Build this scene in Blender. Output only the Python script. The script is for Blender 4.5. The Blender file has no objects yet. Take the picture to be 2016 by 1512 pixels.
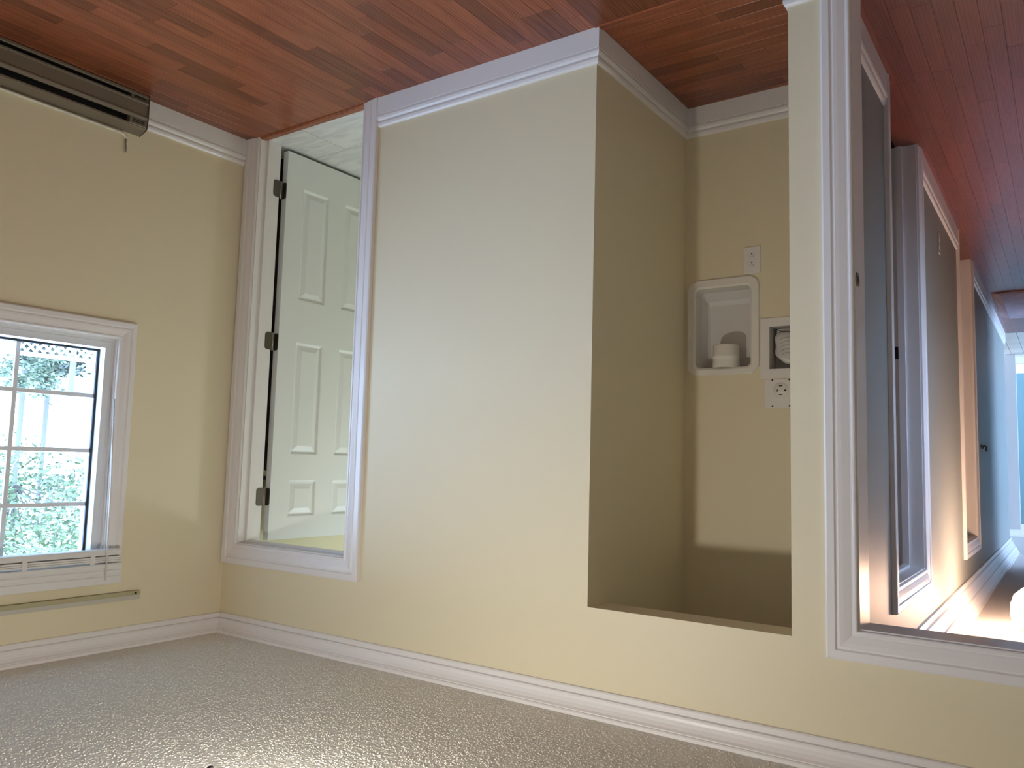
import bpy, math, random
from mathutils import Vector, Matrix
random.seed(7)
sc = bpy.context.scene
COL = sc.collection

# ------------------------------------------------------------------ camera (the photo is upside down: rolled 180 degrees)
CAM = Vector((-3.48261, -2.51772, 1.61111))
FW = Vector((0.57365489, 0.81343683, -0.09612797)).normalized()
RT = Vector((0.81841689, -0.57399944, 0.02680359)).normalized()
UP = RT.cross(FW).normalized()
cd = bpy.data.cameras.new('camera'); cam = bpy.data.objects.new('camera', cd); COL.objects.link(cam)
m3 = Matrix((-RT, -UP, -FW)).transposed()
cam.matrix_world = Matrix.Translation(CAM) @ m3.to_4x4()
FPX = 1602.2
cd.sensor_fit = 'HORIZONTAL'; cd.sensor_width = 36.0; cd.lens = FPX / 2016 * 36.0
cd.clip_start = 0.05; cd.clip_end = 200
sc.camera = cam

def in_view(p, margin=60):
    d = Vector(p) - CAM
    z = d.dot(FW)
    if z < 0.05: return False
    u = 1008 - FPX * d.dot(RT) / z; v = 756 + FPX * d.dot(UP) / z
    return -margin < u < 2016 + margin and -margin < v < 1512 + margin

# ------------------------------------------------------------------ world, exposure
SKY = 20.0
w = bpy.data.worlds.new('world'); sc.world = w; w.use_nodes = True
bg = w.node_tree.nodes['Background']
bg.inputs['Color'].default_value = (0.44, 0.62, 1.0, 1); bg.inputs['Strength'].default_value = SKY
sc.view_settings.view_transform = 'Standard'; sc.view_settings.look = 'None'
sc.view_settings.exposure = 0.0; sc.view_settings.gamma = 1.0
try: sc.view_settings.use_curve_mapping = False
except Exception: pass
sc.cycles.max_bounces = 8; sc.cycles.diffuse_bounces = 5; sc.cycles.glossy_bounces = 3; sc.cycles.adaptive_threshold = 0.03; sc.cycles.sample_clamp_indirect = 6.0
BULB = 880.0          # room bulb
HALLBOWL = 46.0       # hall ceiling bowl
VANITY = 68.0         # bath bulbs
def portal(name, loc, rot, sx, sy):
    l = bpy.data.lights.new(name, 'AREA'); l.shape = 'RECTANGLE'; l.size = sx; l.size_y = sy
    l.cycles.is_portal = True
    o = bpy.data.objects.new(name, l); COL.objects.link(o); o.location = loc; o.rotation_euler = rot
    return o

# ------------------------------------------------------------------ materials
MATS = {}
def nt(name):
    m = bpy.data.materials.new(name); m.use_nodes = True
    t = m.node_tree; b = t.nodes['Principled BSDF']
    MATS[name] = m
    return m, t, b
def N(t, ty, **kw):
    n = t.nodes.new(ty)
    for k, v in kw.items():
        if k in n.inputs: n.inputs[k].default_value = v
        else: setattr(n, k, v)
    return n
def plain(name, col, rough=0.5, metal=0.0, spec=0.5, bump=0.0, bscale=200.0, var=0.0, vscale=3.0):
    m, t, b = nt(name)
    b.inputs['Base Color'].default_value = (*col, 1); b.inputs['Roughness'].default_value = rough
    b.inputs['Metallic'].default_value = metal; b.inputs['Specular IOR Level'].default_value = spec
    tc = N(t, 'ShaderNodeTexCoord')
    if var:
        nz = N(t, 'ShaderNodeTexNoise', Scale=vscale, Detail=4.0)
        t.links.new(tc.outputs['Object'], nz.inputs['Vector'])
        r = N(t, 'ShaderNodeValToRGB')
        r.color_ramp.elements[0].color = (*[c * (1 - var) for c in col], 1)
        r.color_ramp.elements[1].color = (*[min(1, c * (1 + var)) for c in col], 1)
        r.color_ramp.elements[0].position = 0.3; r.color_ramp.elements[1].position = 0.7
        t.links.new(nz.outputs['Fac'], r.inputs['Fac']); t.links.new(r.outputs['Color'], b.inputs['Base Color'])
    if bump:
        nb = N(t, 'ShaderNodeTexNoise', Scale=bscale, Detail=3.0)
        t.links.new(tc.outputs['Object'], nb.inputs['Vector'])
        bp = N(t, 'ShaderNodeBump', Strength=bump, Distance=0.002)
        t.links.new(nb.outputs['Fac'], bp.inputs['Height']); t.links.new(bp.outputs['Normal'], b.inputs['Normal'])
    return m
plain('yellow_paint', (0.78, 0.695, 0.49), 0.55, spec=0.35, bump=0.12, bscale=160, var=0.012, vscale=1.5)
plain('bath_yellow', (0.80, 0.75, 0.52), 0.55, spec=0.3, bump=0.1, bscale=160)
plain('hall_paint', (0.295, 0.315, 0.295), 0.5, spec=0.4, bump=0.12, bscale=150, var=0.02)
plain('teal_paint', (0.15, 0.27, 0.29), 0.5, spec=0.4)
plain('trim_white', (0.82, 0.79, 0.775), 0.32, spec=0.5)
plain('door_white', (0.79, 0.815, 0.80), 0.38, spec=0.5, bump=0.05, bscale=90)
plain('hall_ceiling_paint', (0.72, 0.69, 0.66), 0.7, bump=0.15, bscale=90)
plain('vinyl_white', (0.80, 0.82, 0.84), 0.35)
plain('gasket_black', (0.012, 0.013, 0.015), 0.5)
plain('blind_white', (0.74, 0.73, 0.71), 0.4)
plain('blind_tape', (0.80, 0.79, 0.77), 0.7)
plain('batten_cap', (0.56, 0.53, 0.46), 0.6)
plain('batten_shade', (0.45, 0.40, 0.24), 0.6)
plain('heater_tan', (0.215, 0.178, 0.128), 0.42, metal=0.25, bump=0.05, bscale=300)
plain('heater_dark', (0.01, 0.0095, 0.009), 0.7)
plain('heater_end', (0.10, 0.08, 0.06), 0.5, metal=0.2)
plain('cable_cream', (0.78, 0.74, 0.62), 0.5, var=0.15, vscale=30)
plain('cable_grey', (0.22, 0.20, 0.16), 0.5, var=0.4, vscale=90)
plain('hinge_bronze', (0.125, 0.105, 0.095), 0.35, metal=0.85)
plain('pin_steel', (0.55, 0.52, 0.48), 0.28, metal=0.95)
plain('plastic_white', (0.80, 0.76, 0.71), 0.35)
plain('box_white', (0.80, 0.765, 0.69), 0.45)
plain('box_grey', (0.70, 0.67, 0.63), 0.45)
plain('duct_white', (0.84, 0.81, 0.74), 0.4)
plain('slot_black', (0.006, 0.006, 0.006), 0.6)
plain('socket_grey', (0.30, 0.27, 0.24), 0.5)
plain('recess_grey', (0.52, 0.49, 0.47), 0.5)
plain('bag_paper', (0.66, 0.63, 0.59), 0.35, bump=0.5, bscale=35)
plain('bag_fold', (0.50, 0.47, 0.43), 0.5)
plain('gap_dark_cloth', (0.012, 0.011, 0.010), 0.9, bump=0.3, bscale=300)
plain('wire_black', (0.012, 0.012, 0.013), 0.5)
plain('brass_worn', (0.23, 0.19, 0.13), 0.4, metal=0.6, var=0.3, vscale=80)
plain('hole_dark', (0.03, 0.022, 0.015), 0.8)
plain('bronze_dark', (0.05, 0.045, 0.042), 0.4, metal=0.6)
plain('gold_metal', (0.75, 0.55, 0.25), 0.3, metal=0.9)
plain('beige_tile', (0.62, 0.52, 0.42), 0.3, var=0.05)
plain('rug_body', (0.40, 0.31, 0.35), 0.95, bump=0.8, bscale=120, var=0.12, vscale=14)
plain('rug_fringe', (0.58, 0.48, 0.52), 0.95)
plain('plate_grey', (0.42, 0.44, 0.43), 0.5)
plain('bark', (0.20, 0.19, 0.17), 0.9)
plain('fence_white', (0.85, 0.86, 0.86), 0.6)
plain('post_pale', (0.15, 0.19, 0.18), 0.7)
plain('lawn', (0.075, 0.085, 0.06), 0.9, var=0.3, vscale=2)
plain('house_siding', (0.85, 0.85, 0.83), 0.7)
plain('black_metal', (0.02, 0.02, 0.022), 0.4, metal=0.4)

def emis(name, col, s):
    m, t, b = nt(name)
    b.inputs['Base Color'].default_value = (0.9, 0.88, 0.85, 1)
    b.inputs['Emission Color'].default_value = (*col, 1); b.inputs['Emission Strength'].default_value = s
    return m
emis('bulb_glow', (1.0, 0.95, 0.87), BULB)
emis('bowl_glow', (1.0, 0.645, 0.46), HALLBOWL)
emis('vanity_glow', (0.76, 0.88, 1.0), VANITY)

def leafmat(name, c1, c2):
    m, t, b = nt(name)
    tc = N(t, 'ShaderNodeTexCoord'); nz = N(t, 'ShaderNodeTexNoise', Scale=9.0, Detail=3.0)
    t.links.new(tc.outputs['Object'], nz.inputs['Vector'])
    r = N(t, 'ShaderNodeValToRGB'); r.color_ramp.elements[0].color = (*c1, 1); r.color_ramp.elements[1].color = (*c2, 1)
    r.color_ramp.elements[0].position = 0.35; r.color_ramp.elements[1].position = 0.65
    t.links.new(nz.outputs['Fac'], r.inputs['Fac']); t.links.new(r.outputs['Color'], b.inputs['Base Color'])
    b.inputs['Roughness'].default_value = 0.5
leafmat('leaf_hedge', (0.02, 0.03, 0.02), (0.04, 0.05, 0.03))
leafmat('leaf_green', (0.10, 0.145, 0.08), (0.20, 0.26, 0.13))
leafmat('leaf_bluegreen', (0.09, 0.13, 0.09), (0.18, 0.22, 0.13))

def glassmat():
    m, t, b = nt('window_glass')
    out = t.nodes['Material Output']; t.nodes.remove(b)
    tr = N(t, 'ShaderNodeBsdfTransparent'); tr.inputs['Color'].default_value = (0.95, 0.985, 0.975, 1)
    gl = N(t, 'ShaderNodeBsdfGlossy', Roughness=0.02)
    mx = N(t, 'ShaderNodeMixShader')
    mx.inputs['Fac'].default_value = 0.05
    t.links.new(tr.outputs['BSDF'], mx.inputs[1]); t.links.new(gl.outputs['BSDF'], mx.inputs[2])
    t.links.new(mx.outputs['Shader'], out.inputs['Surface'])
glassmat()

def popcorn():
    m, t, b = nt('popcorn_ceiling')
    b.inputs['Base Color'].default_value = (0.77, 0.745, 0.68, 1); b.inputs['Roughness'].default_value = 0.6
    tc = N(t, 'ShaderNodeTexCoord')
    n1 = N(t, 'ShaderNodeTexNoise', Scale=72.0, Detail=4.0, Roughness=0.6)
    v = N(t, 'ShaderNodeTexVoronoi', Scale=120.0)
    mp = N(t, 'ShaderNodeMath', operation='SUBTRACT')
    mr = N(t, 'ShaderNodeMapRange'); mr.inputs['From Min'].default_value = 0.42; mr.inputs['From Max'].default_value = 0.72
    for n in (n1, v): t.links.new(tc.outputs['Object'], n.inputs['Vector'])
    t.links.new(n1.outputs['Fac'], mr.inputs['Value'])
    ml = N(t, 'ShaderNodeMath', operation='MULTIPLY'); ml.inputs[1].default_value = 0.5
    t.links.new(v.outputs['Distance'], ml.inputs[0])
    t.links.new(mr.outputs['Result'], mp.inputs[0]); t.links.new(ml.outputs[0], mp.inputs[1])
    bp = N(t, 'ShaderNodeBump', Strength=0.5, Distance=0.004)
    t.links.new(mp.outputs[0], bp.inputs['Height']); t.links.new(bp.outputs['Normal'], b.inputs['Normal'])
popcorn()
plain('popcorn_grain', (0.78, 0.755, 0.69), 0.55)

def wood(name, dark, mid, light, rough=0.3, vmin=0.70, vmid=0.93, vmax=1.14, bump=0.06):
    # grain runs along local X; every strip differs through the object's random value
    m, t, b = nt(name)
    tc = N(t, 'ShaderNodeTexCoord'); oi = N(t, 'ShaderNodeObjectInfo')
    mul = N(t, 'ShaderNodeMath', operation='MULTIPLY'); mul.inputs[1].default_value = 57.0
    t.links.new(oi.outputs['Random'], mul.inputs[0])
    cx = N(t, 'ShaderNodeCombineXYZ')
    for i in range(3): t.links.new(mul.outputs[0], cx.inputs[i])
    ad = N(t, 'ShaderNodeVectorMath', operation='ADD')
    t.links.new(tc.outputs['Object'], ad.inputs[0]); t.links.new(cx.outputs[0], ad.inputs[1])
    mp = N(t, 'ShaderNodeMapping'); mp.inputs['Scale'].default_value = (2.6, 34.0, 1.0)
    t.links.new(ad.outputs[0], mp.inputs['Vector'])
    n1 = N(t, 'ShaderNodeTexNoise', Scale=1.6, Detail=6.0, Roughness=0.62, Distortion=0.6)
    t.links.new(mp.outputs[0], n1.inputs['Vector'])
    mp2 = N(t, 'ShaderNodeMapping'); mp2.inputs['Scale'].default_value = (1.4, 26.0, 1.0)
    t.links.new(ad.outputs[0], mp2.inputs['Vector'])
    wv = N(t, 'ShaderNodeTexWave', Scale=1.1, Distortion=7.0, Detail=2.0)
    wv.bands_direction = 'Y'
    t.links.new(mp2.outputs[0], wv.inputs['Vector'])
    mixf = N(t, 'ShaderNodeMath', operation='MULTIPLY_ADD'); mixf.inputs[1].default_value = 0.28
    t.links.new(wv.outputs['Fac'], mixf.inputs[0]); t.links.new(n1.outputs['Fac'], mixf.inputs[2])
    r = N(t, 'ShaderNodeValToRGB')
    r.color_ramp.elements[0].color = (*dark, 1); r.color_ramp.elements[0].position = 0.32
    r.color_ramp.elements[1].color = (*light, 1); r.color_ramp.elements[1].position = 0.9
    e = r.color_ramp.elements.new(0.6); e.color = (*mid, 1)
    t.links.new(mixf.outputs[0], r.inputs['Fac'])
    hs = N(t, 'ShaderNodeHueSaturation')
    fc = N(t, 'ShaderNodeFloatCurve'); cv = fc.mapping.curves[0]
    cv.points[0].location = (0.0, vmin); cv.points[1].location = (1.0, vmax)
    cv.points.new(0.16, vmin + 0.03); cv.points.new(0.26, vmid); fc.mapping.clip_max_y = 2.0; fc.mapping.use_clip = False; fc.mapping.update()
    t.links.new(oi.outputs['Random'], fc.inputs['Value']); t.links.new(fc.outputs['Value'], hs.inputs['Value'])
    t.links.new(r.outputs['Color'], hs.inputs['Color']); t.links.new(hs.outputs['Color'], b.inputs['Base Color'])
    b.inputs['Roughness'].default_value = rough
    bp = N(t, 'ShaderNodeBump', Strength=bump, Distance=0.0006)
    t.links.new(n1.outputs['Fac'], bp.inputs['Height']); t.links.new(bp.outputs['Normal'], b.inputs['Normal'])
wood('oak_red', (0.12, 0.027, 0.010), (0.25, 0.068, 0.027), (0.345, 0.108, 0.046), 0.28)
wood('oak_hall', (0.135, 0.030, 0.018), (0.185, 0.043, 0.027), (0.235, 0.062, 0.04), 0.30, 0.86, 0.96, 1.08, 0.0)
plain('subfloor', (0.05, 0.02, 0.01), 0.8)

def marble():
    m, t, b = nt('marble_tile')
    tc = N(t, 'ShaderNodeTexCoord'); oi = N(t, 'ShaderNodeObjectInfo')
    ad = N(t, 'ShaderNodeVectorMath', operation='ADD')
    mul = N(t, 'ShaderNodeMath', operation='MULTIPLY'); mul.inputs[1].default_value = 31.0
    t.links.new(oi.outputs['Random'], mul.inputs[0]); t.links.new(mul.outputs[0], ad.inputs[1])
    t.links.new(tc.outputs['Object'], ad.inputs[0])
    mp = N(t, 'ShaderNodeMapping'); mp.inputs['Scale'].default_value = (1.2, 5.0, 1.0); mp.inputs['Rotation'].default_value = (0, 0, 0.5)
    t.links.new(ad.outputs[0], mp.inputs['Vector'])
    n1 = N(t, 'ShaderNodeTexNoise', Scale=3.0, Detail=6.0, Distortion=1.5)
    t.links.new(mp.outputs[0], n1.inputs['Vector'])
    r = N(t, 'ShaderNodeValToRGB')
    r.color_ramp.elements[0].color = (0.60, 0.62, 0.62, 1); r.color_ramp.elements[0].position = 0.35
    r.color_ramp.elements[1].color = (0.76, 0.77, 0.75, 1); r.color_ramp.elements[1].position = 0.6
    t.links.new(n1.outputs['Fac'], r.inputs['Fac']); t.links.new(r.outputs['Color'], b.inputs['Base Color'])
    b.inputs['Roughness'].default_value = 0.35
marble()

# ------------------------------------------------------------------ mesh helpers
def hall(p):                      # the hall runs at a hair's angle to the room
    return (p[0] + 0.0125 * (p[1] - 0.12), p[1], p[2])
class MB:
    def __init__(s, xf=None): s.v = []; s.f = []; s.sm = []; s.xf = xf
    def add(s, vs, fs, smooth=False):
        b = len(s.v); s.v += [tuple(v) for v in vs]; s.f += [tuple(i + b for i in f) for f in fs]; s.sm += [smooth] * len(fs)
        return s
    def box(s, x0, x1, y0, y1, z0, z1, bev=0.0):
        x0, x1 = min(x0, x1), max(x0, x1); y0, y1 = min(y0, y1), max(y0, y1); z0, z1 = min(z0, z1), max(z0, z1)
        if bev <= 0:
            vs = [(x, y, z) for z in (z0, z1) for y in (y0, y1) for x in (x0, x1)]
            return s.add(vs, [(0, 2, 3, 1), (4, 5, 7, 6), (0, 1, 5, 4), (2, 6, 7, 3), (0, 4, 6, 2), (1, 3, 7, 5)])
        import bmesh
        bm = bmesh.new(); bmesh.ops.create_cube(bm, size=1)
        for v in bm.verts: v.co = ((x0 + x1) / 2 + v.co.x * (x1 - x0), (y0 + y1) / 2 + v.co.y * (y1 - y0), (z0 + z1) / 2 + v.co.z * (z1 - z0))
        bmesh.ops.bevel(bm, geom=bm.edges[:], offset=bev, segments=2, affect='EDGES', profile=0.5)
        bm.verts.index_update()
        s.add([v.co[:] for v in bm.verts], [[v.index for v in f.verts] for f in bm.faces]); bm.free()
        return s
    def sweep(s, path, nrm, prof, closed=False):
        path = [Vector(p) for p in path]; nrm = Vector(nrm); n = len(path); rings = []
        for i, P in enumerate(path):
            ds = []
            if i > 0 or closed: ds.append((P - path[i - 1]).normalized())
            if i < n - 1 or closed: ds.append((path[(i + 1) % n] - P).normalized())
            ss = [nrm.cross(d) for d in ds]
            mt = ss[0] if len(ss) == 1 else (ss[0] + ss[1]) / (1 + ss[0].dot(ss[1]))
            rings.append([P + mt * a + nrm * b for a, b in prof])
        k = len(prof); vs = [v for r in rings for v in r]; fs = []
        for i in range(n if closed else n - 1):
            j = (i + 1) % n
            for q in range(k):
                r = (q + 1) % k
                fs.append((i * k + q, i * k + r, j * k + r, j * k + q))
        if not closed: fs += [tuple(range(k))[::-1], tuple((n - 1) * k + q for q in range(k))]
        return s.add(vs, fs)
    def tube(s, pts, r, seg=10, cap=True):
        pts = [Vector(p) for p in pts]; rs = r if isinstance(r, (list, tuple)) else [r] * len(pts)
        d0 = (pts[1] - pts[0]).normalized()
        a = d0.orthogonal().normalized(); vs = []; fs = []
        for i, P in enumerate(pts):
            d = (pts[min(i + 1, len(pts) - 1)] - pts[max(i - 1, 0)]).normalized()
            a = (a - d * a.dot(d)).normalized(); b = d.cross(a)
            vs += [P + (a * math.cos(2 * math.pi * k / seg) + b * math.sin(2 * math.pi * k / seg)) * rs[i] for k in range(seg)]
        for i in range(len(pts) - 1):
            for k in range(seg):
                q = (k + 1) % seg
                fs.append((i * seg + k, i * seg + q, (i + 1) * seg + q, (i + 1) * seg + k))
        s.add(vs, fs, True)
        if cap:
            b0 = len(s.v) - len(vs); e0 = len(s.v) - seg
            s.f.append(tuple(b0 + k for k in range(seg))[::-1]); s.f.append(tuple(e0 + k for k in range(seg))); s.sm += [False, False]
        return s
    def lathe(s, prof, c, seg=28, axis='z', smooth=True):
        vs = []; fs = []; k = len(prof)
        for i in range(seg):
            a = 2 * math.pi * i / seg
            for r, h in prof:
                if axis == 'z': vs.append((c[0] + r * math.cos(a), c[1] + r * math.sin(a), c[2] + h))
                elif axis == 'y': vs.append((c[0] + r * math.cos(a), c[1] + h, c[2] + r * math.sin(a)))
                else: vs.append((c[0] + h, c[1] + r * math.cos(a), c[2] + r * math.sin(a)))
        for i in range(seg):
            j = (i + 1) % seg
            for q in range(k - 1): fs.append((i * k + q, i * k + q + 1, j * k + q + 1, j * k + q))
        return s.add(vs, fs, smooth)
    def build(s, name, mat, parent=None, label=None, cat=None, group=None, kind=None, loc=None):
        v = [s.xf(p) for p in s.v] if s.xf else s.v
        if loc: v = [(p[0] - loc[0], p[1] - loc[1], p[2] - loc[2]) for p in v]
        me = bpy.data.meshes.new(name); me.from_pydata(v, [], s.f); me.update()
        me.polygons.foreach_set('use_smooth', s.sm)
        import bmesh
        bm = bmesh.new(); bm.from_mesh(me); bmesh.ops.recalc_face_normals(bm, faces=bm.faces); bm.to_mesh(me); bm.free()
        me.materials.append(MATS[mat])
        o = bpy.data.objects.new(name, me); COL.objects.link(o)
        if loc: o.location = loc
        if parent: o.parent = parent; o.matrix_parent_inverse = parent.matrix_world.inverted() if False else Matrix.Translation(-Vector(parent.location))
        return tag(o, label, cat, group, kind)
def tag(o, label=None, cat=None, group=None, kind=None):
    if label: o['label'] = label
    if cat: o['category'] = cat
    if group: o['group'] = group
    if kind: o['kind'] = kind
    return o
def thing(name, loc, label, cat, group=None, kind=None):
    o = bpy.data.objects.new(name, None); COL.objects.link(o); o.location = loc; o.empty_display_size = 0.05
    return tag(o, label, cat, group, kind)
S = 'structure'

# ------------------------------------------------------------------ measures
H = 2.457; T = 0.125
XA, XB, D, ZH = -2.052, -2.750, 0.829, 2.102      # laundry alcove
BX0, BX1, BZ = -0.842, -0.106, 2.034              # bath doorway (jamb faces)
HX0, HX1, HZ = -3.70, -2.942, 2.056               # hall doorway (jamb faces)
XW, YF = -4.75, -4.30                             # room extents
HW = -2.870                                       # hall right wall face
HL = -3.76                                        # hall left wall face

# ------------------------------------------------------------------ room shell
b = MB()
b.box(XW - .15, HX0 - .02, 0, T, 0, H).box(HX1 + .02, XB, 0, T, 0, H).box(XA, BX0 - .02, 0, T, 0, H).box(BX1 + .02, .16, 0, T, 0, H)
b.box(HX0 - .02, HX1 + .02, 0, T, HZ + .02, H).box(XB, XA, 0, T, ZH, H).box(BX0 - .02, BX1 + .02, 0, T, BZ + .02, H)
b.build('wall_back', 'yellow_paint', label='pale yellow wall with two doorways and a tall laundry alcove', cat='wall', kind=S)
# window wall
WY0, WY1, WZ0, WZ1 = -1.372, -0.606, 1.111, 2.088
b = MB()
VY0, VY1, VZ0, VZ1 = -3.55, -2.25, .75, 2.088      # a second window further along the same wall
b.box(0, .16, YF - .15, VY0, 0, H).box(0, .16, VY1, WY0, 0, H).box(0, .16, VY0, VY1, 0, VZ0).box(0, .16, VY0, VY1, VZ1, H)
b.box(0, .16, WY1, 0, 0, H).box(0, .16, WY0, WY1, 0, WZ0).box(0, .16, WY0, WY1, WZ1, H)
b.build('wall_right', 'yellow_paint', label='pale yellow wall with the divided window above a baseboard heater', cat='wall', kind=S)
MB().box(XW - .15, 0, YF - .15, YF, 0, H).build('wall_front', 'yellow_paint', label='plain pale yellow wall behind the viewer', cat='wall', kind=S)
MB().box(XW - .15, XW, YF, 0, 0, H).build('wall_left', 'yellow_paint', label='plain pale yellow wall on the hall side of the room', cat='wall', kind=S)
ceil = MB().box(XW - .15, .16, YF - .15, 0, H, H + .12).build('ceiling', 'popcorn_ceiling', label='beige popcorn textured ceiling of the yellow room', cat='ceiling', kind=S)
MB().box(-7.3, .2, 0, 11.6, H, H + .12).build('ceiling', 'hall_ceiling_paint', label='smooth painted ceiling over the hall and rooms beyond', cat='ceiling', kind=S)

# popcorn granules stuck to the ceiling
rg = random.Random(3)
gv = []; gf = []; gs = []
for _ in range(46000):
    x = rg.uniform(-3.3, -.06); y = rg.uniform(-1.75, -.06)
    if not in_view((x, y, H), 40): continue
    a = rg.uniform(.0018, .0048); bq = a * rg.uniform(.5, 1.0); hh = rg.uniform(.0008, .0026); th = rg.uniform(0, 6.28)
    ct, st_ = math.cos(th), math.sin(th); b0 = len(gv)
    for ring, zz in ((1.0, .0002), (.72, hh * .7)):
        for k in range(6):
            q = k * math.pi / 3; px_, py_ = a * ring * math.cos(q), bq * ring * math.sin(q)
            gv.append((x + px_ * ct - py_ * st_, y + px_ * st_ + py_ * ct, H - zz + (.0004 if ring == 1.0 else 0)))
    gv.append((x, y, H - hh))
    for k in range(6):
        n_ = (k + 1) % 6
        gf.append((b0 + k, b0 + n_, b0 + 6 + n_, b0 + 6 + k)); gf.append((b0 + 6 + k, b0 + 6 + n_, b0 + 12)); gs += [True, True]
gr = MB(); gr.v = gv; gr.f = gf; gr.sm = gs
gr.build('popcorn_granules', 'popcorn_grain', ceil, kind='stuff')
# alcove lining
b = MB()
b.box(XA, XA + .10, T, D, 0, H).box(XB - .085, XB, T, D, 0, H).box(XB - .085, XA + .10, D, D + .085, 0, H)
# leave the wall boxes open for the two recessed boxes
b2 = MB()
def holed_wall(mb, x0, x1, y0, y1, z0, z1, holes):
    xs = sorted({x0, x1, *[h[0] for h in holes], *[h[1] for h in holes]}); zs = sorted({z0, z1, *[h[2] for h in holes], *[h[3] for h in holes]})
    for i in range(len(xs) - 1):
        for j in range(len(zs) - 1):
            cx, cz = (xs[i] + xs[i + 1]) / 2, (zs[j] + zs[j + 1]) / 2
            if any(h[0] < cx < h[1] and h[2] < cz < h[3] for h in holes): continue
            mb.box(xs[i], xs[i + 1], y0, y1, zs[j], zs[j + 1])
b2.box(XA, XA + .10, T, D, 0, H).box(XB - .085, XB, T, D, 0, H)
holed_wall(b2, XB - .085, XA + .10, D, D + .12, 0, H, [(-2.352, -2.098, .828, 1.187), (-2.603, -2.423, 1.019, 1.200)])
b2.build('wall_alcove', 'yellow_paint', label='yellow walls lining the laundry alcove', cat='wall', kind=S)

# ------------------------------------------------------------------ hall, bath and rooms beyond
h = MB(hall)
def wall_with_door(mb, y0, y1, dy0, dy1, dz):
    mb.box(HW, HW + .10, y0, dy0, 0, H).box(HW, HW + .10, dy1, y1, 0, H).box(HW, HW + .10, dy0, dy1, dz, H)
D1, D2 = (1.02, 1.765), (3.55, 4.335); DZ = 2.05
h.box(HW, HW + .033, T, D1[0] - .02, 0, H).box(HW + .033, HW + .10, D + .125, D1[0] - .02, 0, H)
h.box(HW, HW + .10, D1[1] + .02, D2[0] - .02, 0, H).box(HW, HW + .10, D2[1] + .02, 8.15, 0, H)
for d in (D1, D2): h.box(HW, HW + .10, d[0] - .02, d[1] + .02, DZ + .02, H)
h.build('wall_hall_right', 'hall_paint', label='grey green hall wall with two white framed doorways', cat='wall', kind=S)
h = MB(hall)
h.box(HW + .10, -2.2, 8.05, 8.15, 0, H).box(-2.3, -2.2, 8.15, 10.1, 0, H)
h.build('wall_hall_recess', 'hall_paint', label='short pale wall stepping back at the far end of hall', cat='wall', kind=S)
# left side of hall: a window opposite the first doorway, then open to the living room
h = MB(hall)
h.box(HL - .12, HL, T, 1.40, 0, H).box(HL - .12, HL, 1.76, 6.8, 0, H).box(HL - .12, HL, 1.40, 1.76, 0, .7).box(HL - .12, HL, 1.40, 1.76, 2.0, H)
h.build('wall_hall_left', 'hall_paint', label='grey green wall on the left side of the hall', cat='wall', kind=S)
h = MB(hall)
h.box(-7.2, HL, 6.68, 6.8, 0, H)
h.box(-7.2, -7.08, 6.68, 7.0, 0, H).box(-7.2, -7.08, 10.8, 11.3, 0, H).box(-7.2, -7.08, 7.0, 10.8, 0, .15).box(-7.2, -7.08, 7.0, 10.8, 2.3, H)
h.box(-7.2, -2.0, 11.2, 11.32, 0, H)
h.build('wall_far', 'teal_paint', label='teal wall of the room at the far end of hall', cat='wall', kind=S)
h = MB(hall)
h.box(-2.888, -2.76, 10.06, 10.2, 0, 2.30)
h.build('trim_7', 'trim_white', label='tall white casing at the far end of the hall', cat='trim', kind=S)
# rooms behind the two hall doorways
h = MB(hall)
h.box(HW + .10, -1.75, D + .125, D + .145, 0, H).box(-1.75, -1.65, D + .125, 3.2, 0, H).box(HW + .10, -1.65, 3.1, 3.2, 0, H)
h.box(HW + .10, -1.65, 3.2, 3.3, 0, H).box(-1.75, -1.65, 3.2, 5.3, 0, H).box(HW + .10, -1.65, 5.2, 5.3, 0, H)
h.build('wall_side_rooms', 'hall_paint', label='grey walls of the dark side rooms off the hall', cat='wall', kind=S)
# bath
b = MB()
b.box(-1.65, -1.55, T, 2.4, 0, H).box(-1.65, .16, 2.3, 2.4, 0, H).box(0, .16, T, 2.4, 0, H)
b.build('wall_bath', 'bath_yellow', label='yellow bathroom walls seen through the narrow doorway', cat='wall', kind=S)

# ------------------------------------------------------------------ floor: slab, oak strips, marble tiles
flo = MB().box(XW - .15, .16, YF - .15, 11.6, -.12, -.012).build('floor', 'subfloor', label='red oak strip floor running from the room into the hall', cat='floor', kind=S)
MB().box(-7.3, XW - .15, 4.9, 11.6, -.12, -.012).build('floor', 'subfloor', label='floor of the room at the far left end of hall', cat='floor', kind=S)
strip_meshes = {}
def strip_mesh(L, W, mat):
    k = (L, W, mat)
    if k not in strip_meshes:
        g = .0002; z = .012; hx, hy = L / 2 - g, W / 2 - g; c = .0006
        vs = [(sx * hx, sy * hy, -z) for sx, sy in ((-1, -1), (1, -1), (1, 1), (-1, 1))]
        vs += [(sx * hx, sy * hy, -c) for sx, sy in ((-1, -1), (1, -1), (1, 1), (-1, 1))]
        vs += [(sx * (hx - c), sy * (hy - c), 0) for sx, sy in ((-1, -1), (1, -1), (1, 1), (-1, 1))]
        fs = [(0, 1, 5, 4), (1, 2, 6, 5), (2, 3, 7, 6), (3, 0, 4, 7), (4, 5, 9, 8), (5, 6, 10, 9), (6, 7, 11, 10), (7, 4, 8, 11), (8, 9, 10, 11)]
        me = bpy.data.meshes.new('plank'); me.from_pydata(vs, [], fs); me.update(); me.materials.append(MATS[mat]); strip_meshes[k] = me
    return strip_meshes[k]
rest = {}
LENS = (0.30, 0.42, 0.55, 0.68, 0.85)
cand = []
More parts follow.
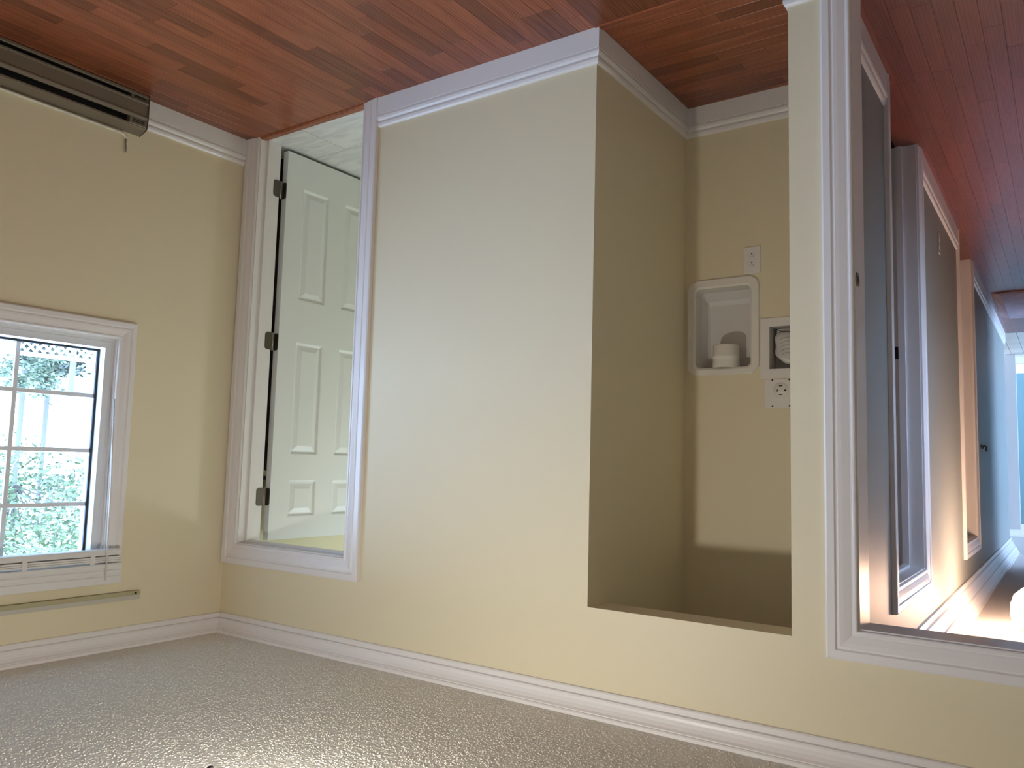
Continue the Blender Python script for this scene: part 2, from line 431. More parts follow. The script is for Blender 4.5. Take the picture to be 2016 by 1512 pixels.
def lay(x0, x1, y0, y1, along, mat, W=0.066, xf=None):
    a0, a1, c0, c1 = (y0, y1, x0, x1) if along == 'y' else (x0, x1, y0, y1)
    c = c0
    while c < c1 - 1e-4:
        wd = min(W, c1 - c); wd = W if wd > W - 1e-4 else round(wd, 4)
        a = a0 - random.choice(LENS) * random.random(); first = True
        while a < a1 - 1e-4:
            L = random.choice(LENS); e = a + L; s0 = max(a, a0); s1 = min(e, a1)
            if s1 - s0 > .003:
                Lr = round(s1 - s0, 4)
                mid = ((s0 + s1) / 2, c + wd / 2)
                p = (mid[1], mid[0], 0.0) if along == 'y' else (mid[0], mid[1], 0.0)
                rz = math.pi / 2 if along == 'y' else 0.0
                if xf: p = xf(p); rz -= .0125
                cand.append((p, rz, Lr, wd, mat))
            a = e
        c += W
lay(-3.70, 0, -1.6, -.004, 'y', 'oak_red')                       # room, seen part
lay(XW, -3.70, YF, -.004, 'y', 'oak_red'); lay(-3.70, 0, YF, -1.6, 'y', 'oak_red')
lay(XB, XA, 0.0, D, 'x', 'oak_red')                              # alcove: strips turn across
lay(-3.83, -2.78, 0.0 + .0, 8.16, 'y', 'oak_hall', xf=hall)      # hall
def seen(c):
    p, rz, L, wd, mat = c
    d = Vector((math.cos(rz), math.sin(rz), 0)) * (L / 2)
    return any(in_view(Vector(p) + d * k, 15) for k in (-1, -.5, 0, .5, 1)) and not (mat == 'oak_red' and p[1] < 0 and p[0] < -2.9)
vis = []; hid = []
for c in cand: (vis if seen(c) else hid).append(c)
vis.sort(key=lambda c: (Vector(c[0]) - CAM).length); hid += vis[300:]; vis = vis[:300]
for p, rz, L, wd, mat in vis:
    o = bpy.data.objects.new('plank', strip_mesh(L, wd, mat)); COL.objects.link(o); o.location = p; o.rotation_euler.z = rz; o.parent = flo
rb = {}
for p, rz, L, wd, mat in hid:
    g = .0008; hx, hy = L / 2 - g, wd / 2 - g
    c_, s_ = math.cos(rz), math.sin(rz)
    q = [(p[0] + x * c_ - y * s_, p[1] + x * s_ + y * c_) for x, y in ((-hx, -hy), (hx, -hy), (hx, hy), (-hx, hy))]
    rb.setdefault(mat, MB()).add([(x, y, -.012) for x, y in q] + [(x, y, 0) for x, y in q], [(4, 5, 6, 7), (0, 1, 5, 4), (1, 2, 6, 5), (2, 3, 7, 6), (3, 0, 4, 7)])
for mat, mb in rb.items(): mb.build('plank_field', mat, flo, kind='stuff')
# beige floor beyond the hall boards and the living room floor
h = MB(hall); h.box(-7.1, -3.83, 5.1, 11.2, -.012, 0).build('board_floor', 'oak_hall', flo)
tiles = MB(hall)
for i in range(12):
    for j in range(7):
        x = -3.83 + i * .14; y = 8.165 + j * .43
        h = MB(hall); h.box(x + .002, x + .138, y + .003, y + .427, -.012, -.001)
        if j < 4 and 3 < i < 10: h.build('tile', 'beige_tile', flo)
        else: tiles.add(h.v, h.f)
tiles.build('tile_field', 'beige_tile', flo, kind='stuff')
# bath floor tiles
bt = MB().box(-1.55, 0, .035, 2.3, -.012, -.006)
bath = bt.build('floor_bath', 'recess_grey', label='white marble tile floor of the bathroom', cat='floor', kind=S)
for i in range(-1, 6):
    for j in range(8):
        x = -1.58 + i * .61 + (0.305 if j % 2 else 0) ; y = .040 + j * .305
        x0, x1 = max(-1.55, x + .0015), min(0, x + .6085); y1 = min(2.3, y + .302)
        if x1 - x0 < .02 or y1 - y < .02: continue
        cx, cy = (x0 + x1) / 2, (y + y1) / 2
        MB().box(x0, x1, y, y1, -.006, 0, .001).build('tile', 'marble_tile', bath, loc=(cx, cy, 0))
# oak threshold in the bath doorway and reducer at the alcove
MB().sweep([(BX1, -.006, 0), (BX0, -.006, 0)], (0, 0, 1), [(0, -.008), (.0, .003), (-.006, .008), (-.036, .008), (-.048, .001), (-.048, -.008)]).build('threshold', 'oak_red', label='narrow red oak threshold strip in the bathroom doorway', cat='threshold')
MB().sweep([(XA, -.004, 0), (XB, -.004, 0)], (0, 0, 1), [(.018, -.004), (.018, .0015), (.012, .004), (-.012, .004), (-.018, .0015), (-.018, -.004)]).build('reducer_strip', 'oak_red', label='thin wood reducer strip across the foot of the alcove', cat='threshold')

# ------------------------------------------------------------------ trim
BASE = [(0, 0), (.016, 0), (.016, .078), (.0135, .0800), (.0135, .0815), (.0175, .084), (.0185, .092), (.016, .101), (.011, .107), (.0095, .109), (.0095, .1105), (.0125, .1125), (.0135, .120), (.011, .129), (.005, .1345), (0, .135)]
CAS = [(0, 0), (0, .009), (.004, .0115), (.009, .0115), (.012, .0085), (.017, .0085), (.021, .010), (.040, .0150), (.053, .0170), (.057, .0140), (.061, .0140), (.066, .0195), (.088, .0205), (.094, .0175), (.095, 0)]
CROWN = [(0, 0), (0, .085), (.012, .085), (.015, .081), (.015, .0665), (.0105, .0645), (.0105, .0630), (.0205, .0610), (.0225, .0570), (.0200, .0530), (.0220, .0450), (.0270, .0330), (.0350, .0225), (.0440, .0170), (.0440, .0145), (.0500, .0135), (.0530, .0100), (.0530, 0)]
HCROWN = [(0, 0), (0, .17), (.012, .17), (.016, .150), (.014, .142), (.022, .136), (.030, .115), (.042, .090), (.046, .082), (.054, .078), (.060, .060), (.070, .040), (.078, .030), (.082, .018), (.086, .016), (.087, 0)]
MB().sweep([(BX0 - .098, 0, 0), (XA, 0, 0), (XA, D, 0), (XB, D, 0), (XB, 0, 0), (-2.853, 0, 0)], (0, 0, 1), BASE).build('baseboard_back', 'trim_white', label='tall white moulded baseboard along the back wall and round the alcove', cat='baseboard', kind=S)
MB().sweep([(0, -.585, 0), (0, -.021, 0)], (0, 0, 1), BASE).build('baseboard_right', 'trim_white', label='short white baseboard between the heater and bathroom door casing', cat='baseboard', kind=S)
MB().sweep([(HX0 - .1, 0, 0), (XW, 0, 0), (XW, YF, 0), (0, YF, 0), (0, -2.62, 0)], (0, 0, 1), BASE).build('baseboard_left', 'trim_white', label='white baseboard round the rest of the room', cat='baseboard', kind=S)
MB().sweep([(XW, 0, H), (0, 0, H), (0, YF, H), (XW, YF, H)], (0, 0, -1), CROWN, closed=True).build('trim_1', 'trim_white', label='white crown moulding round the yellow room ceiling', cat='crown moulding', kind=S)
# hall baseboards and crown
for n, (y0, y1), lb in (('baseboard_hall_near', (T, D1[0] - .100), 'white baseboard on hall wall just inside the doorway'), ('baseboard_hall_middle', (D1[1] + .102, D2[0] - .1), 'white baseboard on hall wall between the two doorways'), ('baseboard_hall_end', (D2[1] + .1, 8.15), 'white baseboard at the far end of hall wall')):
    MB(hall).sweep([(HW, y0, 0), (HW, y1, 0)], (0, 0, 1), BASE).build(n, 'trim_white', label=lb, cat='baseboard', kind=S)
MB(hall).sweep([(-7.08, 11.2, 0), (-2.0, 11.2, 0)], (0, 0, 1), [(-a, b) for a, b in BASE]).build('baseboard_far', 'trim_white', label='white baseboard below the teal wall at the far end', cat='baseboard', kind=S)
MB(hall).sweep([(HL, 6.8, H), (HL, T, H), (HW, T, H), (HW, 8.15, H)], (0, 0, 1), [(a, -b) for a, b in HCROWN]).build('trim_2', 'trim_white', label='deep white crown moulding along the hall ceiling', cat='crown moulding', kind=S)
MB(hall).sweep([(-7.08, 11.2, H), (-2.0, 11.2, H)], (0, 0, -1), HCROWN).build('trim_8', 'trim_white', label='white crown moulding above the teal wall', cat='crown moulding', kind=S)

# door frames: casing + jambs
def frame_back(name, x0, x1, zt, label, stop=True, ws=1.0):
    cas = [(a * ws, d) for a, d in CAS]
    t = thing(name, ((x0 + x1) / 2, 0, 0), label, 'door frame', kind=S)
    r = .005
    MB().sweep([(x0 - r, 0, 0), (x0 - r, 0, zt + r), (x1 + r, 0, zt + r), (x1 + r, 0, 0)], (0, -1, 0), cas).build('casing', 'trim_white', t)
    MB().sweep([(x1 + r, T, 0), (x1 + r, T, zt + r), (x0 - r, T, zt + r), (x0 - r, T, 0)], (0, 1, 0), [(a, d * .8) for a, d in cas]).build('casing', 'trim_white', t)
    j = MB().box(x0 - .019, x0, 0, T, 0, zt).box(x1, x1 + .019, 0, T, 0, zt).box(x0 - .019, x1 + .019, 0, T, zt, zt + .019).build('jamb', 'trim_white', t)
    if stop:
        MB().box(x0, x0 + .011, .042, .076, 0, zt - .011).box(x1 - .011, x1, .042, .076, 0, zt - .011).box(x0, x1, .042, .076, zt - .011, zt).build('door_stop', 'trim_white', t)
    return t
fr1 = frame_back('trim_3', BX0, BX1, BZ, 'white moulded frame round the narrow bathroom doorway')
fr2 = frame_back('trim_4', HX0, HX1, HZ, 'white moulded frame round the doorway into the hall', stop=False, ws=.90)
# worn latch hole in the hall jamb
lt = MB().lathe([(0, -.0012), (.012, -.0012), (.013, -.003), (.021, -.003), (.0225, 0)], (HX1, .022, 1.040), 24, 'x').build('latch_plate', 'brass_worn', fr2)
MB().box(HX1 - .0016, HX1 - .0008, .018, .028, 1.028, 1.052).build('latch_hole', 'hole_dark', lt)

def frame_hall(name, y0, y1, label):
    t = thing(name, hall((HW, (y0 + y1) / 2, 0)), label, 'door frame', kind=S); r = .005
    MB(hall).sweep([(HW, y1 + r, 0), (HW, y1 + r, DZ + r), (HW, y0 - r, DZ + r), (HW, y0 - r, 0)], (-1, 0, 0), CAS).build('casing', 'trim_white', t)
    MB(hall).box(HW, HW + .11, y0 - .019, y0, 0, DZ).box(HW, HW + .11, y1, y1 + .019, 0, DZ).box(HW, HW + .11, y0 - .019, y1 + .019, DZ, DZ + .019).build('jamb', 'trim_white', t)
    MB(hall).box(HW + .062, HW + .092, y0, y0 + .011, 0, DZ).box(HW + .062, HW + .092, y1 - .011, y1, 0, DZ).box(HW + .062, HW + .092, y0, y1, DZ - .011, DZ).build('door_stop', 'trim_white', t)
    return t
fr3 = frame_hall('trim_5', *D1, 'white frame of the first doorway along the hall wall')
fr4 = frame_hall('trim_6', *D2, 'white frame of the second, warmer lit doorway along hall wall')
MB(hall).box(HW + .093, HW + .109, D1[1] - .003, D1[1] + .001, 1.0, 1.06).build('strike_plate', 'black_metal', fr3)

# ------------------------------------------------------------------ bathroom door (open, hinged at the corner side)
dr = thing('door_1', (-.105, .165, 0), 'white six panel bathroom door standing open', 'door', kind=S)
DXF, DXB, DY0, DY1 = -.124, -.087, .162, .872
ys = [DY0, .275, .458, .575, .758, DY1]; zs = [.018, .190, .790, 1.013, 1.598, 1.733, 1.919, 2.030]
b = MB()
for i in (0, 2, 4): b.box(DXF, DXB, ys[i], ys[i + 1], zs[0], zs[-1])
for k in (0, 2, 4, 6):
    for i in (1, 3): b.box(DXF, DXB, ys[i], ys[i + 1], zs[k], zs[k + 1])
b.build('slab', 'door_white', dr)
for k in (1, 3, 5):
    for i in (1, 3):
        y0, y1, z0, z1 = ys[i], ys[i + 1], zs[k], zs[k + 1]
        vs = []; fs = []
        for sgn, xb in ((1, DXF), (-1, DXB)):
            base = len(vs)
            for ins, dp in ((0, 0), (.004, .0015), (.013, .0105), (.019, .0105), (.044, .002)):
                x = xb + sgn * dp
                vs += [(x, y0 + ins, z0 + ins), (x, y1 - ins, z0 + ins), (x, y1 - ins, z1 - ins), (x, y0 + ins, z1 - ins)]
            for r in range(4):
                for q in range(4):
                    n_ = (q + 1) % 4; fs.append((base + r * 4 + q, base + r * 4 + n_, base + r * 4 + 4 + n_, base + r * 4 + 4 + q))
            fs.append(tuple(base + 16 + q for q in range(4)))
        MB().add(vs, fs).build('panel', 'door_white', dr)
def rounded_leaf(w0, w1, z0, z1, r, pos):          # plate outline with rounded outer corners
    pts = [(w0, z0)]
    for a in range(0, 91, 15): pts.append((w1 + (-r if w1 > w0 else r) * (1 - math.sin(math.radians(a))), z0 + r * (1 - math.cos(math.radians(a)))))
    for a in range(0, 91, 15): pts.append((w1 + (-r if w1 > w0 else r) * (1 - math.cos(math.radians(a))), z1 - r * (1 - math.sin(math.radians(a)))))
    pts.append((w0, z1)); n = len(pts)
    vs = [pos(a, z, 0) for a, z in pts] + [pos(a, z, 1) for a, z in pts]
    return vs, [tuple(range(n)), tuple(range(n, 2 * n))[::-1]] + [(i, (i + 1) % n, n + (i + 1) % n, n + i) for i in range(n)]
for zc in (.232, 1.028, 1.815):
    hg = thing('hinge', (-.106, .140, zc), None, None); hg.parent = dr; hg.location = Vector((-.106, .140, zc)) - dr.location
    hx = MB().tube([(-.0995, .1445, zc - .047), (-.0995, .1445, zc + .047)], .0042, 12)
    z0, z1 = zc - .044, zc + .044
    v1, f1 = rounded_leaf(.134, .092, z0, z1, .014, lambda a, z, s: (BX1 - .0002 - s * .0024, a, z))
    v2, f2 = rounded_leaf(-.0925, -.1228, z0, z1, .013, lambda a, z, s: (a, DY0 - .0002 - s * .0024, z))
    for nm, mb, mt in (('jamb_leaf', MB().add(v1, f1), 'hinge_bronze'), ('door_leaf', MB().add(v2, f2), 'hinge_bronze'), ('pin', hx, 'pin_steel')):
        o = mb.build(nm, mt); o.parent = hg; o.matrix_parent_inverse = Matrix.Translation(-Vector((-.106, .140, zc)))
# guessed dark cloth, added behind the open door to blacken the hinge gap
cl_ = thing('added_gap_cloth', (-.03, .45, 1.74), 'added dark cloth on the bathroom wall that blackens the gap behind the open door', 'cloth')
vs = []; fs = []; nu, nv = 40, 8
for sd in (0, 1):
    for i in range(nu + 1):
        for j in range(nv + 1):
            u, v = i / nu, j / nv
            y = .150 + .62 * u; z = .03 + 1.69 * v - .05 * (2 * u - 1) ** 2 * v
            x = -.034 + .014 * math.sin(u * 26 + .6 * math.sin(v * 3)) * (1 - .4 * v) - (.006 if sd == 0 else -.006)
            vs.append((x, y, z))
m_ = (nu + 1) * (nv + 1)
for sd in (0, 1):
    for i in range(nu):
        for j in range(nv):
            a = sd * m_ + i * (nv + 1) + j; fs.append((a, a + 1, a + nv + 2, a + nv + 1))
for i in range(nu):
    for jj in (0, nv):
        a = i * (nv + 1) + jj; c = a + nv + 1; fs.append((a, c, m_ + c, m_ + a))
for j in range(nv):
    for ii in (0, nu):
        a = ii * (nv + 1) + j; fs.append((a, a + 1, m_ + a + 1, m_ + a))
MB().add(vs, fs, True).build('drape', 'gap_dark_cloth', cl_)
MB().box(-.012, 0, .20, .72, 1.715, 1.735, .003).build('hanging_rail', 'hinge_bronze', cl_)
kn = MB().lathe([(.0, -.058), (.020, -.056), (.027, -.046), (.027, -.034), (.018, -.026), (.011, -.020), (.011, -.008), (.030, -.006), (.031, 0)], (DXF, DY1 - .06, .95), 20, 'x').build('door_knob', 'pin_steel', dr)

# ------------------------------------------------------------------ window
win = thing('window_1', (0.03, -.99, 1.04), 'white casement window with divided panes and bright garden outside', 'window', kind=S)
WC = [(0, 0), (0, .009), (.004, .011), (.008, .011), (.011, .0085), (.016, .0090), (.034, .0145), (.043, .0155), (.046, .013), (.050, .013), (.054, .0175), (.070, .018), (.074, .0155), (.075, 0)]
MB().sweep([(0, WY1, WZ0), (0, WY1, WZ1), (0, WY0, WZ1), (0, WY0, WZ0)], (-1, 0, 0), WC, closed=True).build('casing', 'trim_white', win)
MB().sweep([(.003, WY1, WZ0), (.003, WY1, WZ1), (.003, WY0, WZ1), (.003, WY0, WZ0)], (-1, 0, 0), [(0.002, 0), (-.006, 0), (-.006, -.14), (0.002, -.14)], closed=True).build('window_jamb', 'trim_white', win)
GY0, GY1, GZ0, GZ1 = -1.318, -.662, 1.166, 2.050
sx = .022
fp = [(-.004, -.10), (-.004, 0), (-.016, 0), (-.020, .003), (-.048, .006), (-.0525, -.02), (-.0525, -.05), (-.045, -.10)]
MB().sweep([(sx, WY1, WZ0), (sx, WY1, WZ1), (sx, WY0, WZ1), (sx, WY0, WZ0)], (-1, 0, 0), fp, closed=True).build('sash', 'vinyl_white', win)
MB().sweep([(sx, GY1, GZ0), (sx, GY1, GZ1), (sx, GY0, GZ1), (sx, GY0, GZ0)], (-1, 0, 0), [(.008, -.030), (-.007, -.030), (-.007, -.040), (.008, -.040)], closed=True).build('gasket', 'gasket_black', win)
mys = [GY0, -.990, GY1]; mzs = [GZ0, 1.370, 1.608, 1.838, GZ1]; mw = .009
for y in mys[1:-1]: MB().box(.058, .070, y - mw, y + mw, GZ0, GZ1, .002).build('muntin', 'vinyl_white', win)
for z in mzs[1:-1]: MB().box(.0585, .0695, GY0, GY1, z - mw, z + mw, .002).build('muntin', 'vinyl_white', win)
for i in range(2):
    for j in range(4):
        MB().box(.062, .066, mys[i], mys[i + 1], mzs[j], mzs[j + 1]).build('pane', 'window_glass', win)
portal('portal_window', (.17, (WY0 + WY1) / 2, (WZ0 + WZ1) / 2), (0, math.radians(90), 0), WZ1 - WZ0, WY1 - WY0)
# second window further along the same wall, beside the viewer
wf = thing('window_2', (0, (VY0 + VY1) / 2, VZ0), 'wide plain window beside the viewer on the heater wall', 'window', kind=S)
MB().sweep([(0, VY1, VZ0), (0, VY1, VZ1), (0, VY0, VZ1), (0, VY0, VZ0)], (-1, 0, 0), WC, closed=True).build('casing', 'trim_white', wf)
ym = (VY0 + VY1) / 2
MB().box(.03, .09, VY0, VY0 + .05, VZ0, VZ1).box(.03, .09, VY1 - .05, VY1, VZ0, VZ1).box(.03, .09, VY0, VY1, VZ0, VZ0 + .05).box(.03, .09, VY0, VY1, VZ1 - .05, VZ1).box(.03, .09, ym - .03, ym + .03, VZ0, VZ1).build('sash', 'vinyl_white', wf)
for a, c in ((VY0 + .05, ym - .03), (ym + .03, VY1 - .05)): MB().box(.058, .062, a, c, VZ0 + .05, VZ1 - .05).build('pane', 'window_glass', wf)
portal('portal_window_2', (.17, ym, (VZ0 + VZ1) / 2), (0, math.radians(90), 0), VZ1 - VZ0, VY1 - VY0)
# hall window and living room window
for nm, x, y0, y1, z0, z1, lb in (('window_3', HL - .06, 1.40, 1.76, .7, 2.0, 'plain window in the left hall wall'), ('window_4', -7.14, 7.0, 10.8, .15, 2.3, 'wide window of the far room')):
    t = thing(nm, hall((x, (y0 + y1) / 2, z0)), lb, 'window', kind=S); ym = (y0 + y1) / 2
    MB(hall).box(x - .03, x + .03, y0, y0 + .05, z0, z1).box(x - .03, x + .03, y1 - .05, y1, z0, z1).box(x - .03, x + .03, y0, y1, z0, z0 + .05).box(x - .03, x + .03, y0, y1, z1 - .05, z1).box(x - .03, x + .03, ym - .02, ym + .02, z0, z1).build('sash', 'vinyl_white', t)
    for a, c in ((y0 + .05, ym - .02), (ym + .02, y1 - .05)): MB(hall).box(x - .002, x + .002, a, c, z0 + .05, z1 - .05).build('pane', 'window_glass', t)
    p = hall((x - .08, ym, (z0 + z1) / 2)); portal('portal_' + nm, p, (0, math.radians(-90), 0), z1 - z0, y1 - y0)

# ------------------------------------------------------------------ blind, batten
bl = thing('window_blind', (-.05, -.99, 2.17), 'white horizontal blind pulled up to the top of the window', 'blind')
BY0, BY1 = -1.415, -.566
MB().box(-.070, -.019, BY0, BY1, 2.100, 2.166, .002).build('headrail', 'blind_white', bl)
vp = [(-.0705, 2.0835), (-.0770, 2.0835), (-.0785, 2.086), (-.0785, 2.101), (-.0755, 2.104), (-.0755, 2.109), (-.0790, 2.112), (-.0790, 2.126), (-.0760, 2.129), (-.0760, 2.134), (-.0800, 2.138), (-.0800, 2.166), (-.0785, 2.168), (-.0705, 2.168)]
vs = [(x, BY0 - .004, z) for x, z in vp] + [(x, BY1 + .004, z) for x, z in vp]; n = len(vp)
MB().add(vs, [tuple(range(n)), tuple(range(n, 2 * n))[::-1]] + [(i, (i + 1) % n, n + (i + 1) % n, n + i) for i in range(n)]).build('valance', 'blind_white', bl)
for z in (2.0535, 2.0615, 2.0695): MB().box(-.0765, -.0225, BY0, BY1, z, z + .0072, .0012).build('slat', 'blind_white', bl)
MB().box(-.0765, -.021, BY0, BY1, 2.0250, 2.0500, .005).build('bottom_rail', 'blind_white', bl)
for y in (-.690, -.958, -1.29): MB().box(-.0780, -.0768, y - .010, y + .010, 2.044, 2.0830).build('ladder_tape', 'blind_white', bl)
MB().tube([(-.083, -.632, 2.150), (-.084, -.640, 1.75), (-.083, -.652, 1.385)], .0036, 8).build('tilt_wand', 'blind_white', bl)
bt_ = thing('curtain_batten', (0, -1, 2.22), 'long thin batten fixed above the window, white cap and bar coloured tan for underside shade', 'batten')
MB().box(-.022, 0, -1.56, -.434, 2.2200, 2.2385, .001).build('bar', 'batten_shade', bt_)  # tan colour stands in for the shade on the batten's underside
MB().box(-.019, 0, -1.56, -.434, 2.2388, 2.2570, .001).build('cap', 'batten_cap', bt_)
MB().box(-.0240, -.0222, -.462, -.452, 2.225, 2.234).build('nail', 'hole_dark', bt_)

# ------------------------------------------------------------------ baseboard heater and cable
ht = thing('baseboard_heater', (-.03, -1.6, 0), 'long tan metal baseboard heater on the floor below the window', 'heater')
Y0, Y1, YE = -2.60, -.582, -.662
def prof(name, pr, y0, y1, mat):
    vs = [(x, y0, z) for x, z in pr] + [(x, y1, z) for x, z in pr]; n = len(pr)
    return MB().add(vs, [tuple(range(n)), tuple(range(n, 2 * n))[::-1]] + [(i, (i + 1) % n, n + (i + 1) % n, n + i) for i in range(n)]).build(name, mat, ht)
prof('back_plate', [(0, .002), (-.004, .002), (-.004, .165), (0, .165)], Y0, Y1, 'heater_tan')
prof('bottom_rail', [(-.004, .002), (-.060, .002), (-.062, .005), (-.062, .016), (-.0605, .018), (-.058, .014), (-.004, .008)], Y0, Y1, 'heater_tan')
prof('front_panel', [(-.052, .034), (-.060, .034), (-.0645, .038), (-.0645, .0445), (-.0610, .047), (-.0600, .098), (-.0615, .101), (-.0655, .104), (-.0655, .1095), (-.0600, .120), (-.0560, .122), (-.0560, .118), (-.0580, .110), (-.0560, .098), (-.0560, .046)], Y0, Y1, 'heater_tan')
prof('top_hood', [(0, .178), (-.020, .172), (-.052, .160), (-.056, .157), (-.056, .149), (-.053, .149), (-.053, .155), (-.020, .168), (0, .173)], Y0, Y1, 'heater_tan')
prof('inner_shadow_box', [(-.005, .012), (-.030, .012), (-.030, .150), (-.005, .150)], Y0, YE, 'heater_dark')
for i in range(90):
    y = YE - .012 - i * .0125
    if y > -1.4 : MB().box(-.048, -.0305, y - .0004, y + .0004, .05, .115).build('fin', 'heater_dark', ht)
hec = prof('end_cap', [(-.004, .004), (-.058, .004), (-.0590, .018), (-.0600, .034), (-.0605, .120), (-.0585, .150), (-.052, .1585), (-.004, .170)], YE, Y1, 'heater_tan')
prof('end_plate', [(-.0, .001), (-.064, .001), (-.0655, .036), (-.0665, .105), (-.0605, .158), (-.052, .163), (0, .180)], Y1, Y1 + .0035, 'heater_end')
for z in (.0205, .0265): MB().box(-.0625, -.0575, YE + .012, Y1 - .012, z, z + .0028).build('vent_slot', 'heater_dark', hec)
for z in (.130, .1385): MB().box(-.0625, -.0575, YE + .012, Y1 - .012, z, z + .003).build('vent_slot', 'heater_dark', hec)
cbt = thing('cable', (-.006, -1.6, .181), 'thin cream cable along the heater top bending up the wall', 'cable')
pts = [(-.006, y, (.1905 - .010 * (y + .66) / -1.94)) for y in (-2.6, -2.0, -1.4, -1.0, -.80, -.70, -.672)]
for a in range(1, 7):
    t_ = math.radians(15 * a); pts.append((-.0065, -.672 + .026 * math.sin(t_), .1905 + .022 * (1 - math.cos(t_))))
MB().tube(pts, .0060, 8).build('sheath', 'cable_cream', cbt)
MB().tube([(-.0065, -.646, .209), (-.007, -.6455, .235), (-.0065, -.642, .250), (-.006, -.642, .272)], [.0045, .0036, .0040, .0034], 8).build('bare_end', 'cable_grey', cbt)

# ------------------------------------------------------------------ alcove fittings
# duplex outlet
YA = D
ol = thing('wall_outlet', (-2.354, YA, .73), 'white duplex outlet low on the alcove back wall', 'outlet')
olp = MB().box(-2.390, -2.318, YA - .006, YA, .671, .787, .002).build('cover_plate', 'plastic_white', ol)
ols = MB().box(-2.3705, -2.3370, YA - .0078, YA - .006, .694, .762, .0008).build('socket_face', 'plastic_white', ol)
for z in (.702, .741):
    MB().lathe([(0, -.0004), (.0032, -.0004), (.0032, .0004)], (-2.3535, YA - .0080, z), 12, 'y').build('ground_hole', 'slot_black', ols)
    for x in (-2.3600, -2.3470): MB().box(x - .0011, x + .0011, YA - .0084, YA - .0076, z + .007, z + .016).build('slot', 'socket_grey', ols)
for z in (.679, .779): MB().lathe([(0, -.001), (.0025, -.001), (.003, .0004)], (-2.3535, YA - .0062, z), 10, 'y').build('screw', 'plastic_white', olp)

# dryer vent box: rounded rim, recess and duct
db = thing('dryer_vent_box', (-2.2225, YA, .79), 'white recessed dryer vent box with rounded rim in alcove wall', 'vent box')
def rrect(x0, x1, z0, z1, r, n=6):
    pts = []
    for cx, cz, a0 in ((x1 - r, z0 + r, -90), (x1 - r, z1 - r, 0), (x0 + r, z1 - r, 90), (x0 + r, z0 + r, 180)):
        for i in range(n + 1):
            a = math.radians(a0 + 90 * i / n); pts.append((cx + r * math.cos(a), cz + r * math.sin(a)))
    return pts
def rings(mb, rs, cap=True, smooth=True):
    n = len(rs[0][0]); vs = [(x, y, z) for pts, y in rs for x, z in pts]; fs = []
    for i in range(len(rs) - 1):
        for k in range(n):
            q = (k + 1) % n; fs.append((i * n + k, i * n + q, (i + 1) * n + q, (i + 1) * n + k))
    mb.add(vs, fs, smooth)
    if cap: mb.add([(x, rs[-1][1], z) for x, z in rs[-1][0]], [tuple(range(n))])
    return mb
ox0, ox1, oz0, oz1 = -2.383, -2.064, .793, 1.214
ix0, ix1, iz0, iz1 = -2.347, -2.103, .833, 1.182
rim = rings(MB(), [(rrect(ox0, ox1, oz0, oz1, .048), YA), (rrect(ox0, ox1, oz0, oz1, .048), YA - .006), (rrect(ox0 + .004, ox1 - .004, oz0 + .004, oz1 - .004, .045), YA - .010), (rrect(ix0 - .008, ix1 + .008, iz0 - .008, iz1 + .008, .028), YA - .010), (rrect(ix0, ix1, iz0, iz1, .022), YA - .005)], cap=False, smooth=False)
rim.build('rim', 'box_white', db)
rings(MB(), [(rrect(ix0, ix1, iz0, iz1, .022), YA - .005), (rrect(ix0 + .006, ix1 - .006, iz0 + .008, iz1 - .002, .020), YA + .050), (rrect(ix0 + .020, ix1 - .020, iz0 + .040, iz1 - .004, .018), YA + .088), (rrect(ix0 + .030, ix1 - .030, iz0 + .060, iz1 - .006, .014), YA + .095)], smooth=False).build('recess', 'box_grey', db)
dc = MB().lathe([(.0, .0), (.050, .0), (.054, .0), (.0555, .002), (.0555, .042), (.058, .046), (.0585, .056), (.056, .060), (.0565, .072), (.0575, .076), (.0575, .100)], (-2.228, YA + .030, 1.083), 32)
dco = dc.build('duct_collar', 'duct_white', db)
MB().lathe([(.0, -.0004), (.050, -.0004)], (-2.228, YA + .030, 1.083), 32).build('duct_mouth', 'recess_grey', dco)

# washer supply box with a bagged leaflet
wb = thing('washer_outlet_box', (-2.513, YA, .98), 'square white framed washer supply box half hidden by the wall edge', 'supply box')
fx0, fx1, fz0, fz1 = -2.640, -2.386, .983, 1.237; jx0, jx1, jz0, jz1 = -2.601, -2.425, 1.021, 1.198
rings(MB(), [(rrect(fx0, fx1, fz0, fz1, .003, 2), YA), (rrect(fx0, fx1, fz0, fz1, .003, 2), YA - .004), (rrect(fx0 + .002, fx1 - .002, fz0 + .002, fz1 - .002, .003, 2), YA - .006), (rrect(jx0, jx1, jz0, jz1, .002, 2), YA - .006), (rrect(jx0, jx1, jz0, jz1, .002, 2), YA + .002)], cap=False, smooth=False).build('face_frame', 'plastic_white', wb)
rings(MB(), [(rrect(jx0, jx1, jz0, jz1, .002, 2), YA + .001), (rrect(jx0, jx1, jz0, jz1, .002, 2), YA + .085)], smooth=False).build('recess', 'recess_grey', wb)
vpl = MB().box(jx0 + .01, jx1 - .012, YA + .060, YA + .070, jz0 + .001, jz0 + .022, .002).build('valve_plate', 'plastic_white', wb)
MB().lathe([(0, -.002), (.004, -.002), (.004, .002)], (-2.502, YA + .058, jz0 + .013), 10, 'y').build('screw', 'socket_grey', vpl)
bag = thing('plastic_bag', (-2.50, YA + .045, 1.045), 'crumpled clear bag with folded leaflet inside the washer box', 'bag')
